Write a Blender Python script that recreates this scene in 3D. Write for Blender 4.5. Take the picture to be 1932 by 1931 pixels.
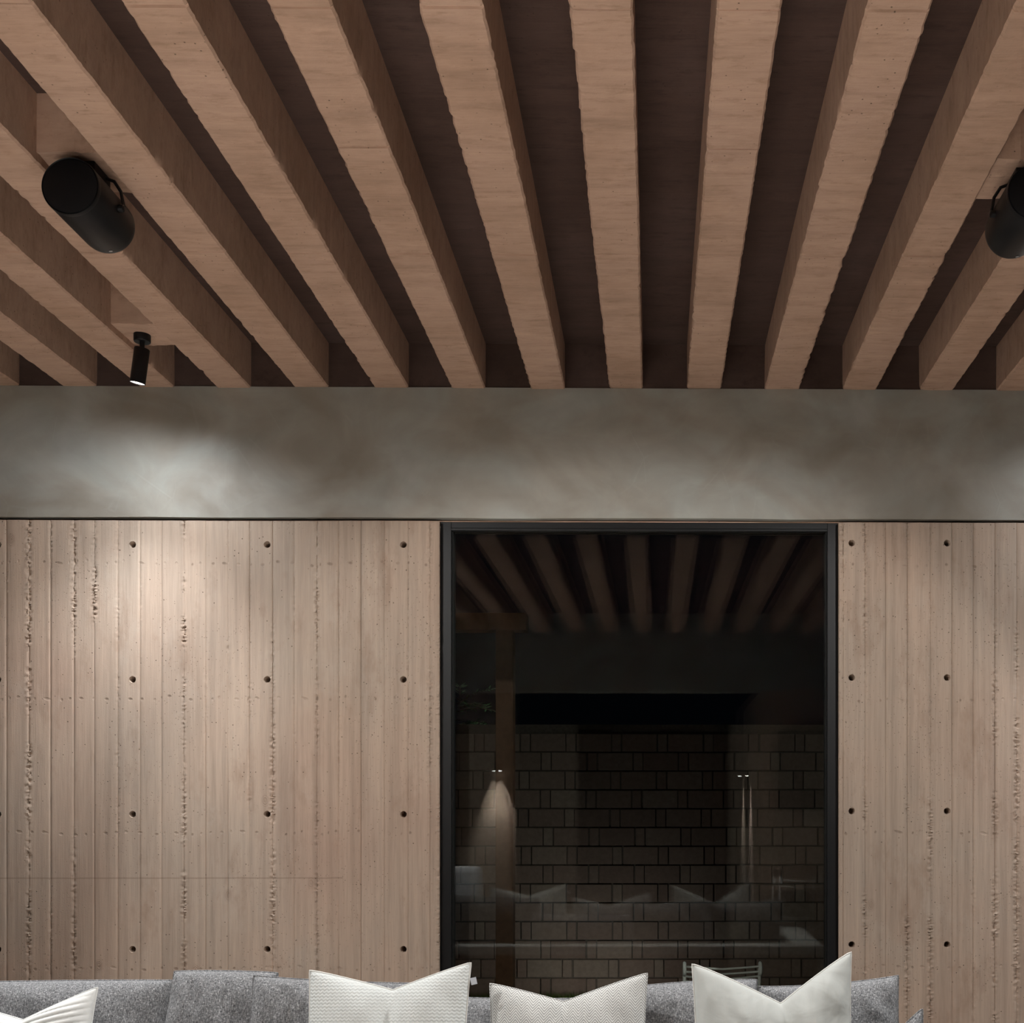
import bpy, bmesh, math, random
import numpy as np
from mathutils import Vector, Matrix

for o in list(bpy.data.objects):
    bpy.data.objects.remove(o)
scene = bpy.context.scene
COL = scene.collection

# ------------------------------------------------------------------ camera
F = 2132.0                     # focal length in pixels of the 1932 px wide frame
PSI = math.radians(0.7)        # slight turn to the right
PPX, PPY = 1260.0, 1531.0      # principal point (shift lens)
EYE = Vector((0.0, 0.0, 1.42))
FWD = Vector((math.sin(PSI), math.cos(PSI), 0)); RGT = Vector((math.cos(PSI), -math.sin(PSI), 0))

def at(px, py, Y):
    """point of the vertical plane y = Y that lies behind pixel (px, py)"""
    d = FWD + RGT * ((px - PPX) / F) + Vector((0, 0, 1)) * ((PPY - py) / F)
    return EYE + d * (Y / d.y)

cam_d = bpy.data.cameras.new('camera'); cam = bpy.data.objects.new('camera', cam_d); COL.objects.link(cam)
cam.location = EYE; cam.rotation_euler = (math.pi / 2, 0, -PSI)
cam_d.sensor_width = 36; cam_d.lens = F / 1932 * 36
cam_d.shift_x = (966 - PPX) / 1932; cam_d.shift_y = (PPY - 965.5) / 1932
cam_d.clip_start = 0.02
scene.camera = cam

# ------------------------------------------------------------------ world (night), exposure
w = bpy.data.worlds.new('night'); scene.world = w; w.use_nodes = True
bg = w.node_tree.nodes['Background']; bg.inputs[0].default_value = (0.10, 0.13, 0.2, 1); bg.inputs[1].default_value = 0.006
vs = scene.view_settings
vs.view_transform = 'Standard'; vs.look = 'None'; vs.gamma = 1; vs.use_curve_mapping = False
vs.exposure = 0.0

DOWN_W = 1340.0       # ceiling spots that light the floor
WALL_W = 204.0       # ceiling spots turned towards the wall
WASH_W = 44.0        # spot beside the wall: soft spill
BEAM_W = 118.0        # spot beside the wall: beam
LAMP_COL = (1.0, 0.99, 0.965)
COOL_COL = (0.94, 1.0, 1.05)
BACK_W = 360.0       # added unseen spots that brighten the pillow backs

# ------------------------------------------------------------------ helpers
def link(o, parent=None):
    COL.objects.link(o)
    if parent is not None:
        o.parent = parent
    return o

def tag(o, label=None, cat=None, group=None, kind=None):
    if label: o['label'] = label
    if cat: o['category'] = cat
    if group: o['group'] = group
    if kind: o['kind'] = kind
    return o

def empty(name, loc=(0, 0, 0), rz=0.0, parent=None):
    o = bpy.data.objects.new(name, None); o.location = loc; o.rotation_euler = (0, 0, rz)
    o.empty_display_size = 0.1
    return link(o, parent)

class MB:
    """collects verts and faces; build() links them as one mesh object"""
    def __init__(s): s.v = []; s.f = []
    def add(s, vs_, fs):
        n = len(s.v); s.v += [tuple(p) for p in vs_]; s.f += [tuple(i + n for i in f) for f in fs]; return s
    def box(s, x0, x1, y0, y1, z0, z1, b=0.0, M=None):
        bm = bmesh.new(); bmesh.ops.create_cube(bm, size=1)
        for v in bm.verts:
            v.co = Vector(((x0 + x1) / 2 + v.co.x * (x1 - x0), (y0 + y1) / 2 + v.co.y * (y1 - y0), (z0 + z1) / 2 + v.co.z * (z1 - z0)))
        if b: bmesh.ops.bevel(bm, geom=bm.edges[:], offset=b, segments=2, profile=0.6, affect='EDGES')
        if M is not None: bmesh.ops.transform(bm, matrix=M, verts=bm.verts)
        bm.verts.index_update()
        s.add([v.co[:] for v in bm.verts], [[v.index for v in f.verts] for f in bm.faces]); bm.free(); return s
    def lathe(s, prof, n=40, M=None):
        """prof: (radius, height) pairs about local z"""
        vs_, fs = [], []
        for r, h in prof:
            for k in range(n):
                a = 2 * math.pi * k / n; vs_.append(Vector((r * math.cos(a), r * math.sin(a), h)))
        for i in range(len(prof) - 1):
            for k in range(n):
                a, b = i * n + k, i * n + (k + 1) % n
                fs.append((a, b, b + n, a + n))
        if prof[0][0] > 1e-6: fs.append(tuple(range(n))[::-1])
        if prof[-1][0] > 1e-6: fs.append(tuple((len(prof) - 1) * n + k for k in range(n)))
        if M is not None: vs_ = [M @ v for v in vs_]
        return s.add(vs_, fs)
    def tube(s, pts, r, n=10, closed=False):
        pts = [Vector(p) for p in pts]; m = len(pts); vs_, fs = [], []
        rad = r if callable(r) else (lambda t: r)
        up = None
        for i, p in enumerate(pts):
            a = pts[(i - 1) % m] if (closed or i > 0) else p
            b = pts[(i + 1) % m] if (closed or i < m - 1) else p
            t = (b - a).normalized()
            if up is None:
                up = Vector((0, 0, 1)) if abs(t.z) < 0.9 else Vector((1, 0, 0))
            up = (up - t * up.dot(t)).normalized(); q = t.cross(up)
            R = rad(i / max(1, m - 1))
            for k in range(n):
                an = 2 * math.pi * k / n; vs_.append(p + up * (R * math.cos(an)) + q * (R * math.sin(an)))
        for i in range(m if closed else m - 1):
            j = (i + 1) % m
            for k in range(n):
                fs.append((i * n + k, i * n + (k + 1) % n, j * n + (k + 1) % n, j * n + k))
        if not closed:
            fs.append(tuple(range(n))[::-1]); fs.append(tuple((m - 1) * n + k for k in range(n)))
        return s.add(vs_, fs)
    def build(s, name, mat, parent=None, smooth=False, fix=True):
        me = bpy.data.meshes.new(name); me.from_pydata(s.v, [], s.f); me.update()
        if fix:
            bm = bmesh.new(); bm.from_mesh(me); bmesh.ops.recalc_face_normals(bm, faces=bm.faces[:]); bm.to_mesh(me); bm.free()
        if smooth:
            me.polygons.foreach_set('use_smooth', [True] * len(me.polygons))
            try: me.set_sharp_from_angle(angle=math.radians(40))
            except Exception: pass
        me.materials.append(mat)
        return link(bpy.data.objects.new(name, me), parent)

def copy_tree(o, parent=None):
    c = o.copy(); COL.objects.link(c); c.parent = parent
    for ch in list(o.children):
        copy_tree(ch, c)
    return c

def hash2(ix, iy, seed):
    n = (ix.astype(np.int64) * 374761393 + iy.astype(np.int64) * 668265263 + int(seed) * 1442695041) & 0x7fffffff
    n = ((n ^ (n >> 13)) * 1274126177) & 0x7fffffff
    return ((n ^ (n >> 16)) & 0xffff) / 65535.0

def vnoise(x, y, seed=0):
    x = np.asarray(x, float); y = np.asarray(y, float)
    ix = np.floor(x); iy = np.floor(y); fx = x - ix; fy = y - iy
    fx = fx * fx * (3 - 2 * fx); fy = fy * fy * (3 - 2 * fy)
    a = hash2(ix, iy, seed); b = hash2(ix + 1, iy, seed); c = hash2(ix, iy + 1, seed); d = hash2(ix + 1, iy + 1, seed)
    return (a * (1 - fx) + b * fx) * (1 - fy) + (c * (1 - fx) + d * fx) * fy

# ------------------------------------------------------------------ materials
class NT:
    def __init__(s, name):
        s.m = bpy.data.materials.new(name); s.m.use_nodes = True; s.t = s.m.node_tree
        s.b = s.t.nodes['Principled BSDF']; s.out = s.t.nodes['Material Output']
    def n(s, typ, **kw):
        nd = s.t.nodes.new(typ)
        for k, v in kw.items():
            if k in ('operation', 'blend_type', 'data_type', 'noise_dimensions', 'feature', 'wave_type', 'bands_direction', 'distance_', 'rings_direction', 'interpolation_type', 'clamp'):
                setattr(nd, k, v)
            else:
                nd.inputs[k.replace('_', ' ')].default_value = v
        return nd
    def l(s, a, b): s.t.links.new(a, b)
    def coords(s, scale=(1, 1, 1), obj=True, loc=(0, 0, 0), rot=(0, 0, 0)):
        if obj == 'world':
            src = s.n('ShaderNodeNewGeometry').outputs['Position']
        else:
            src = s.n('ShaderNodeTexCoord').outputs['Object']
        mp = s.n('ShaderNodeMapping'); mp.inputs['Scale'].default_value = scale; mp.inputs['Location'].default_value = loc
        mp.inputs['Rotation'].default_value = rot
        s.l(src, mp.inputs['Vector']); return mp.outputs[0]
    def noise(s, vec, scale, detail=4, rough=0.6, dist=0.0):
        nd = s.n('ShaderNodeTexNoise'); nd.inputs['Scale'].default_value = scale; nd.inputs['Detail'].default_value = detail
        nd.inputs['Roughness'].default_value = rough; nd.inputs['Distortion'].default_value = dist
        s.l(vec, nd.inputs['Vector']); return nd.outputs['Fac']
    def voro(s, vec, scale, rnd=1.0):
        nd = s.n('ShaderNodeTexVoronoi'); nd.inputs['Scale'].default_value = scale; nd.inputs['Randomness'].default_value = rnd
        s.l(vec, nd.inputs['Vector']); return nd
    def ramp(s, fac, stops):
        nd = s.n('ShaderNodeValToRGB'); e = nd.color_ramp.elements
        while len(e) < len(stops): e.new(0.5)
        for el, (p, c) in zip(e, stops):
            el.position = p; el.color = (c, c, c, 1) if isinstance(c, (int, float)) else (*c, 1)
        s.l(fac, nd.inputs[0]); return nd.outputs[0]
    def mix(s, fac, a, b, bt='MIX'):
        nd = s.n('ShaderNodeMixRGB', blend_type=bt)
        for i, v in enumerate((fac, a, b)):
            sock = nd.inputs[i]
            if hasattr(v, 'is_output'): s.l(v, sock)
            elif isinstance(v, (int, float)): sock.default_value = v if i == 0 else (v, v, v, 1)
            else: sock.default_value = (*v, 1)
        return nd.outputs[0]
    def math(s, op, a, b=0.0, c=0.0):
        nd = s.n('ShaderNodeMath', operation=op)
        for i, v in enumerate((a, b, c)):
            if hasattr(v, 'is_output'): s.l(v, nd.inputs[i])
            else: nd.inputs[i].default_value = v
        return nd.outputs[0]
    def sep(s, vec):
        nd = s.n('ShaderNodeSeparateXYZ'); s.l(vec, nd.inputs[0]); return nd.outputs
    def bump(s, h, strength=0.3, dist=0.01, prev=None):
        nd = s.n('ShaderNodeBump'); nd.inputs['Strength'].default_value = strength; nd.inputs['Distance'].default_value = dist
        s.l(h, nd.inputs['Height'])
        if prev is not None: s.l(prev, nd.inputs['Normal'])
        return nd.outputs[0]
    def fin(s, col, rough=0.8, nrm=None, spec=0.3, metal=0.0):
        if hasattr(col, 'is_output'): s.l(col, s.b.inputs['Base Color'])
        else: s.b.inputs['Base Color'].default_value = (*col, 1)
        if hasattr(rough, 'is_output'): s.l(rough, s.b.inputs['Roughness'])
        else: s.b.inputs['Roughness'].default_value = rough
        s.b.inputs['Specular IOR Level'].default_value = spec; s.b.inputs['Metallic'].default_value = metal
        if nrm is not None: s.l(nrm, s.b.inputs['Normal'])
        return s.m

def m_board_concrete():
    t = NT('board_formed_concrete')
    p = t.coords(obj='world')
    big = t.noise(t.coords((0.9, 0.9, 0.55), 'world'), 1.6, 4, 0.55)
    base = t.ramp(big, [(0.28, (0.42, 0.298, 0.228)), (0.45, (0.455, 0.343, 0.266)), (0.6, (0.43, 0.340, 0.270)), (0.78, (0.405, 0.292, 0.222))])
    streak = t.noise(t.coords((30, 30, 0.9), 'world'), 1.0, 5, 0.65)
    oi = t.n('ShaderNodeObjectInfo').outputs['Random']
    base = t.mix(1.0, base, t.ramp(oi, [(0.0, (0.92, 0.92, 0.92)), (0.35, (0.99, 0.975, 0.965)), (0.7, (0.97, 0.98, 0.99)), (1.0, (1.04, 1.03, 1.02))]), 'MULTIPLY')
    c = t.mix(0.6, base, t.ramp(streak, [(0.3, 0.36), (0.5, 0.52), (0.7, 0.62)]), 'OVERLAY')
    fine = t.noise(t.coords((260, 260, 7), 'world'), 1.0, 3, 0.6)
    c = t.mix(0.35, c, t.ramp(fine, [(0.3, 0.4), (0.7, 0.6)]), 'OVERLAY')
    blot = t.noise(t.coords((7, 7, 2.6), 'world', (3, 1, 5)), 1.0, 5, 0.7)
    c = t.mix(t.ramp(blot, [(0.56, 0.0), (0.72, 0.42)]), c, (0.27, 0.17, 0.115))
    pale = t.noise(t.coords((5, 5, 3), 'world', (9, 2, 1)), 1.0, 5, 0.7)
    c = t.mix(t.ramp(pale, [(0.58, 0.0), (0.75, 0.35)]), c, (0.52, 0.44, 0.37))
    # small air holes
    v1 = t.voro(t.coords((1, 1, 1), 'world'), 34)
    sel = t.noise(t.coords((5, 5, 3), 'world', (4, 4, 4)), 1.0, 2)
    pit = t.math('MULTIPLY', t.ramp(v1.outputs['Distance'], [(0.05, 1.0), (0.10, 0.0)]), t.ramp(sel, [(0.42, 0.0), (0.50, 1.0)]))
    v2 = t.voro(t.coords((1, 1, 1), 'world', (7, 7, 7)), 75)
    sel2 = t.noise(t.coords((3, 3, 1.6), 'world', (14, 4, 9)), 1.0, 2)
    pit2 = t.math('MULTIPLY', t.ramp(v2.outputs['Distance'], [(0.07, 1.0), (0.14, 0.0)]), t.ramp(sel2, [(0.47, 0.0), (0.55, 1.0)]))
    pits = t.math('MAXIMUM', pit, pit2)
    # rows of nail heads
    x, y, z = t.sep(p)
    jx = t.noise(t.coords((9, 1, 1), 'world'), 1.0, 1)
    nail = None
    for zr in (2.535, 1.925, 1.322, 0.712):
        zz = t.math('SUBTRACT', z, t.math('MULTIPLY_ADD', jx, 0.05, zr - 0.025))
        u = t.math('SUBTRACT', t.math('FRACT', t.math('MULTIPLY_ADD', jx, 2.6, t.math('MULTIPLY', x, 19.0))), 0.5)
        d = t.math('SQRT', t.math('ADD', t.math('POWER', t.math('MULTIPLY', u, 0.05), 2.0), t.math('POWER', zz, 2.0)))
        k = t.ramp(d, [(0.0035, 1.0), (0.0058, 0.0)])
        nail = k if nail is None else t.math('MAXIMUM', nail, k)
    # day joint between two pours
    dj = t.math('ABSOLUTE', t.math('SUBTRACT', z, t.math('MULTIPLY_ADD', jx, 0.004, 1.117)))
    jl = t.math('MULTIPLY', t.ramp(dj, [(0.0008, 1.0), (0.003, 0.0)]), t.math('LESS_THAN', x, -1.4))
    c = t.mix(t.math('MULTIPLY', pits, 0.85), c, (0.06, 0.04, 0.03))
    c = t.mix(t.math('MULTIPLY', t.math('MULTIPLY', nail, t.ramp(t.noise(t.coords((23, 23, 9), 'world'), 1.0, 1), [(0.42, 0.05), (0.6, 1.0)])), 0.55), c, (0.14, 0.09, 0.06))
    c = t.mix(t.math('MULTIPLY', jl, 0.5), c, (0.14, 0.09, 0.06))
    # knots
    kn = t.voro(t.coords((1, 1, 0.62), 'world', (2, 0, 1)), 4.2)
    ring = t.math('SINE', t.math('MULTIPLY', kn.outputs['Distance'], 330.0))
    kmask = t.ramp(kn.outputs['Distance'], [(0.045, 1.0), (0.10, 0.0)])
    c = t.mix(t.math('MULTIPLY', kmask, 0.25), c, (0.20, 0.13, 0.09))
    h = t.math('ADD', t.math('MULTIPLY', fine, 0.35), t.math('MULTIPLY', streak, 0.5))
    h = t.math('ADD', h, t.math('MULTIPLY', t.math('MULTIPLY', ring, kmask), 0.25))
    h = t.math('SUBTRACT', h, t.math('MULTIPLY', t.math('ADD', pits, t.math('MULTIPLY', nail, 0.6)), 1.2))
    gr = t.noise(p, 160, 4, 0.7)
    h = t.math('ADD', h, t.math('MULTIPLY', gr, 0.25))
    return t.fin(c, 0.85, t.bump(h, 0.55, 0.004), 0.25)

def m_beam_concrete(name, a, b, c3, dark):
    t = NT(name)
    oi = t.n('ShaderNodeObjectInfo').outputs['Random']
    shift = t.n('ShaderNodeCombineXYZ'); t.l(t.math('MULTIPLY', oi, 17.0), shift.inputs[1])
    def W(sc, loc=(0, 0, 0)):
        ad = t.n('ShaderNodeVectorMath', operation='ADD'); t.l(t.n('ShaderNodeNewGeometry').outputs['Position'], ad.inputs[0]); t.l(shift.outputs[0], ad.inputs[1])
        mp = t.n('ShaderNodeMapping'); mp.inputs['Scale'].default_value = sc; mp.inputs['Location'].default_value = loc; t.l(ad.outputs[0], mp.inputs['Vector']); return mp.outputs[0]
    big = t.noise(W((2.4, 1.6, 2)), 1.0, 5, 0.6)
    base = t.ramp(big, [(0.3, a), (0.5, b), (0.7, c3)])
    grain = t.noise(W((5, 120, 40)), 1.0, 5, 0.7)
    c = t.mix(0.25, base, t.ramp(grain, [(0.3, 0.36), (0.5, 0.52), (0.7, 0.63)]), 'OVERLAY')
    band = t.noise(W((2.2, 11, 6), (1, 5, 2)), 1.0, 5, 0.75)
    c = t.mix(0.42, c, t.ramp(band, [(0.3, 0.33), (0.47, 0.5), (0.68, 0.64)]), 'OVERLAY')
    gm = t.noise(W((8, 34, 9), (3, 0, 0)), 1.0, 6, 0.75)
    c = t.mix(t.ramp(gm, [(0.53, 0.0), (0.70, 0.55)]), c, dark)
    pl = t.noise(W((5, 16, 5), (8, 3, 0)), 1.0, 6, 0.75)
    c = t.mix(t.ramp(pl, [(0.56, 0.0), (0.74, 0.45)]), c, tuple(min(1, 1.35 * q) for q in b))
    v = t.voro(W((1, 1, 1)), 42)
    sel = t.noise(W((3, 3, 3), (4, 4, 4)), 1.0, 2)
    pit = t.math('MULTIPLY', t.ramp(v.outputs['Distance'], [(0.05, 1.0), (0.12, 0.0)]), t.ramp(sel, [(0.48, 0.0), (0.58, 1.0)]))
    c = t.mix(t.math('MULTIPLY', pit, 0.8), c, (0.06, 0.04, 0.03))
    h = t.math('ADD', t.math('MULTIPLY', grain, 0.4), t.math('MULTIPLY', t.noise(W((1, 1, 1)), 120, 4, 0.7), 0.5))
    h = t.math('ADD', h, t.math('MULTIPLY', gm, 0.6))
    h = t.math('SUBTRACT', h, pit)
    return t.fin(c, 0.85, t.bump(h, 0.4, 0.003), 0.2)

def m_plaster():
    t = NT('trowelled_plaster')
    wv = t.noise(t.coords((1.2, 1, 1.6), 'world'), 2.0, 3, 0.5, 0.6)
    base = t.ramp(wv, [(0.3, (0.27, 0.24, 0.20)), (0.48, (0.33, 0.31, 0.27)), (0.62, (0.36, 0.36, 0.325)), (0.78, (0.41, 0.405, 0.375))])
    sw = t.noise(t.coords((2.6, 3, 3.4), 'world', (5, 1, 2)), 1.3, 7, 0.62, 0.7)
    c = t.mix(0.4, base, t.ramp(sw, [(0.32, 0.38), (0.5, 0.5), (0.66, 0.62)]), 'OVERLAY')
    cr = t.voro(t.coords((2.2, 1, 1.3), 'world', (0, 0, 0.4)), 3.2)
    cr.feature = 'DISTANCE_TO_EDGE'
    br = t.noise(t.coords((3, 3, 3), 'world', (8, 8, 1)), 1.0, 3)
    crk = t.math('MULTIPLY', t.ramp(cr.outputs['Distance'], [(0.0, 1.0), (0.03, 0.0)]), t.ramp(br, [(0.54, 0.0), (0.64, 1.0)]))
    c = t.mix(t.math('MULTIPLY', crk, 0.10), c, (0.50, 0.49, 0.45))
    h = t.math('ADD', t.math('MULTIPLY', sw, 0.6), t.math('MULTIPLY', t.noise(t.coords((1, 1, 1), 'world'), 90, 4, 0.6), 0.08))
    h = t.math('ADD', h, t.math('MULTIPLY', crk, 0.15))
    return t.fin(c, t.ramp(sw, [(0.3, 0.7), (0.7, 0.5)]), t.bump(h, 0.22, 0.008), 0.35)

def m_plain(name, col, rough=0.5, spec=0.4, metal=0.0, var=0.12, scale=30):
    t = NT(name)
    n = t.noise(t.coords(), scale, 4, 0.6)
    c = t.mix(1.0, col, t.ramp(n, [(0.3, 1 - var), (0.7, 1.0)]), 'MULTIPLY')
    return t.fin(c, rough, t.bump(n, 0.06, 0.002), spec, metal)

def m_tweed():
    t = NT('grey_tweed')
    a = t.noise(t.coords((300, 300, 110)), 1.0, 3, 0.8)
    b = t.noise(t.coords((110, 300, 300), loc=(3, 3, 3)), 1.0, 3, 0.8)
    k = t.math('ADD', t.math('MULTIPLY', a, 0.6), t.math('MULTIPLY', b, 0.4))
    c = t.ramp(k, [(0.36, (0.035, 0.036, 0.039)), (0.48, (0.135, 0.137, 0.143)), (0.56, (0.23, 0.232, 0.24)), (0.66, (0.52, 0.525, 0.53))])
    return t.fin(c, 0.95, t.bump(k, 0.6, 0.003), 0.15)

def m_wool():
    t = NT('white_wool')
    wob = t.noise(t.coords((40, 40, 40)), 1.0, 2)
    x, y, z = t.sep(t.coords())
    r = t.math('SINE', t.math('ADD', t.math('MULTIPLY', z, 620.0), t.math('MULTIPLY', t.math('SINE', t.math('MULTIPLY', x, 480.0)), 1.1)))
    r = t.math('ADD', r, t.math('MULTIPLY', wob, 1.2))
    n = t.noise(t.coords((220, 220, 220)), 1.0, 3, 0.7)
    h = t.math('ADD', t.math('MULTIPLY', r, 0.35), n)
    c = t.mix(1.0, (0.48, 0.495, 0.485), t.ramp(h, [(0.1, 0.86), (0.8, 1.0)]), 'MULTIPLY')
    return t.fin(c, 0.95, t.bump(h, 0.5, 0.003), 0.1)

def m_herringbone():
    t = NT('herringbone_weave')
    x, y, z = t.sep(t.coords())
    u = t.math('FRACT', t.math('MULTIPLY', x, 1 / 0.034))
    tri = t.math('MULTIPLY', t.math('ABSOLUTE', t.math('SUBTRACT', u, 0.5)), 0.040)
    s = t.math('FRACT', t.math('MULTIPLY', t.math('ADD', z, tri), 1 / 0.0088))
    k = t.math('ABSOLUTE', t.math('SUBTRACT', s, 0.5))
    n = t.noise(t.coords((120, 120, 120)), 1.0, 3)
    kk = t.math('ADD', k, t.math('MULTIPLY', n, 0.25))
    c = t.ramp(kk, [(0.26, (0.215, 0.213, 0.208)), (0.40, (0.49, 0.49, 0.475))])
    return t.fin(c, 0.95, t.bump(kk, 0.35, 0.002), 0.1)

def m_cotton(name, col):
    t = NT(name)
    fo = t.noise(t.coords((5, 5, 9)), 1.0, 3, 0.5, 1.0)
    we = t.noise(t.coords((500, 500, 500)), 1.0, 2)
    c = t.mix(1.0, col, t.ramp(we, [(0.3, 0.95), (0.7, 1.0)]), 'MULTIPLY')
    h = t.math('ADD', fo, t.math('MULTIPLY', we, 0.02))
    return t.fin(c, 0.9, t.bump(h, 0.35, 0.02), 0.15)

def m_emit(name, col, strength):
    t = NT(name); t.b.inputs['Base Color'].default_value = (*col, 1)
    t.b.inputs['Emission Color'].default_value = (*col, 1); t.b.inputs['Emission Strength'].default_value = strength
    return t.m

def m_glass():
    t = NT('window_glass')
    fr = t.n('ShaderNodeFresnel'); fr.inputs['IOR'].default_value = 1.30
    tr = t.n('ShaderNodeBsdfTransparent'); tr.inputs[0].default_value = (0.96, 0.975, 0.965, 1)
    gl = t.n('ShaderNodeBsdfGlossy'); gl.inputs['Roughness'].default_value = 0.0
    mx = t.n('ShaderNodeMixShader'); t.l(fr.outputs[0], mx.inputs[0]); t.l(tr.outputs[0], mx.inputs[1]); t.l(gl.outputs[0], mx.inputs[2])
    t.l(mx.outputs[0], t.out.inputs[0]); t.t.nodes.remove(t.b)
    return t.m

def m_brick():
    t = NT('clay_brick')
    oi = t.n('ShaderNodeObjectInfo').outputs['Random']
    n = t.noise(t.coords((1, 1, 1), 'world'), 30, 5, 0.65)
    c = t.ramp(oi, [(0.0, (0.15, 0.105, 0.085)), (0.5, (0.18, 0.13, 0.105)), (1.0, (0.20, 0.155, 0.125))])
    c = t.mix(0.5, c, t.ramp(n, [(0.3, 0.35), (0.7, 0.62)]), 'OVERLAY')
    return t.fin(c, 0.9, t.bump(n, 0.4, 0.004), 0.2)

M = dict(
    board=m_board_concrete(),
    beam=m_beam_concrete('beam_concrete', (0.43, 0.278, 0.198), (0.50, 0.332, 0.245), (0.53, 0.355, 0.27), (0.29, 0.178, 0.115)),
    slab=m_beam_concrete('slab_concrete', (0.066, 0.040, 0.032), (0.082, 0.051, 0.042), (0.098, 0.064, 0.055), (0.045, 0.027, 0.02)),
    plaster=m_plaster(),
    black=m_plain('black_powder_coat', (0.007, 0.007, 0.008), 0.42, 0.35),
    grille=m_plain('speaker_grille', (0.004, 0.0045, 0.006), 0.65, 0.25, 0, 0.3, 400),
    frame=m_plain('dark_aluminium', (0.0075, 0.0078, 0.0085), 0.42, 0.35),
    rubber=m_plain('gasket_rubber', (0.006, 0.006, 0.006), 0.6, 0.3),
    lens=m_emit('lit_lens', (1.0, 0.95, 0.92), 3.0),
    lamp=m_emit('lit_bulb', (1.0, 0.96, 0.92), 30.0),
    tweed=m_tweed(), wool=m_wool(), herring=m_herringbone(),
    cream=m_cotton('cream_cotton', (0.37, 0.38, 0.365)), ribbed=m_cotton('white_corduroy', (0.56, 0.565, 0.555)),
    pipe=m_cotton('cream_piping', (0.52, 0.515, 0.49)), tagm=m_cotton('tag_cloth', (0.42, 0.44, 0.48)),
    glass=m_glass(), brick=m_brick(),
    mortar=m_plain('mortar', (0.11, 0.09, 0.075), 0.95, 0.1, 0, 0.3, 60),
    floor=m_plain('polished_concrete', (0.52, 0.48, 0.44), 0.55, 0.35, 0, 0.15, 6),
    soil=m_plain('garden_soil', (0.035, 0.035, 0.02), 0.95, 0.1, 0, 0.4, 40),
    wood=m_plain('brown_timber', (0.20, 0.10, 0.055), 0.6, 0.3, 0, 0.3, 25),
    ledge=m_plain('pale_stone_ledge', (0.50, 0.50, 0.48), 0.6, 0.3, 0, 0.12, 20),
    rope=m_plain('white_cord', (0.75, 0.74, 0.71), 0.7, 0.3, 0, 0.15, 200),
    seatdark=m_plain('dark_upholstery', (0.03, 0.025, 0.022), 0.85, 0.2, 0, 0.3, 200),
    screen=m_plain('black_screen', (0.006, 0.006, 0.007), 0.25, 0.4),
    leafm=m_plain('green_leaf', (0.05, 0.16, 0.05), 0.45, 0.5, 0, 0.4, 20),
    bark=m_plain('grey_bark', (0.10, 0.08, 0.06), 0.9, 0.2, 0, 0.4, 40),
    grassm=m_plain('grass_blade', (0.10, 0.17, 0.03), 0.7, 0.3, 0, 0.5, 8),
    chip=m_plain('badge_metal', (0.35, 0.35, 0.36), 0.4, 0.5, 0.5),
)

# ------------------------------------------------------------------ the room
YW = 5.10                       # front of the board-formed wall
YB = -1.68                      # inner face of the wall behind the camera
ZB = EYE.z + 1.902              # underside of the beams
ZS = EYE.z + 2.103              # underside of the slab
ZH = at(900, 984, YW).z         # top of the concrete, head of the window
XL, XR = -4.35, 3.45
X_WL, X_WR = at(829, 1300, YW).x, at(1582.5, 1300, YW).x      # window opening

fl = MB().box(XL - 4.2, XR + 4.2, YB - 0.25, YW + 0.22, -0.12, 0.0).build('floor', M['floor']); tag(fl, kind='structure')

def wall(name, x0, x1, y0, y1, z0, z1, mat, b=0.0):
    return tag(MB().box(x0, x1, y0, y1, z0, z1, b).build(name, mat), kind='structure')

# --- board-formed concrete: every board imprint is a piece of its own
HOLES_L = [(px, py) for px in (-4, 250, 504, 761) for py in (1028, 1282.5, 1537, 1792)]
HOLES_R = [(px, py) for px in (1607, 1787, 1967) for py in (1025, 1279, 1531, 1783)]
HOLES = [at(px, py, YW) for px, py in HOLES_L + HOLES_R]
HR = 0.0138
HSCALE = 0.006

ROUGH_JOINTS = {9, 10, 12, 13, 17, 19, 21, 23, 26, 28, 29, 61, 62, 63, 64, 65, 68, 69}
def joint_depth(j, z):
    """how deep and how ragged joint j is along its height"""
    rough = np.clip((vnoise(z * 1.1, z * 0 + j * 7.3, 11) - 0.34) * 3.2, 0, 1) * (1.15 if j in ROUGH_JOINTS else 0.35)
    groove = 0.0010 + 0.0030 * vnoise(z * 0.9, z * 0 + j * 3.1, 17)
    return rough, groove

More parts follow.
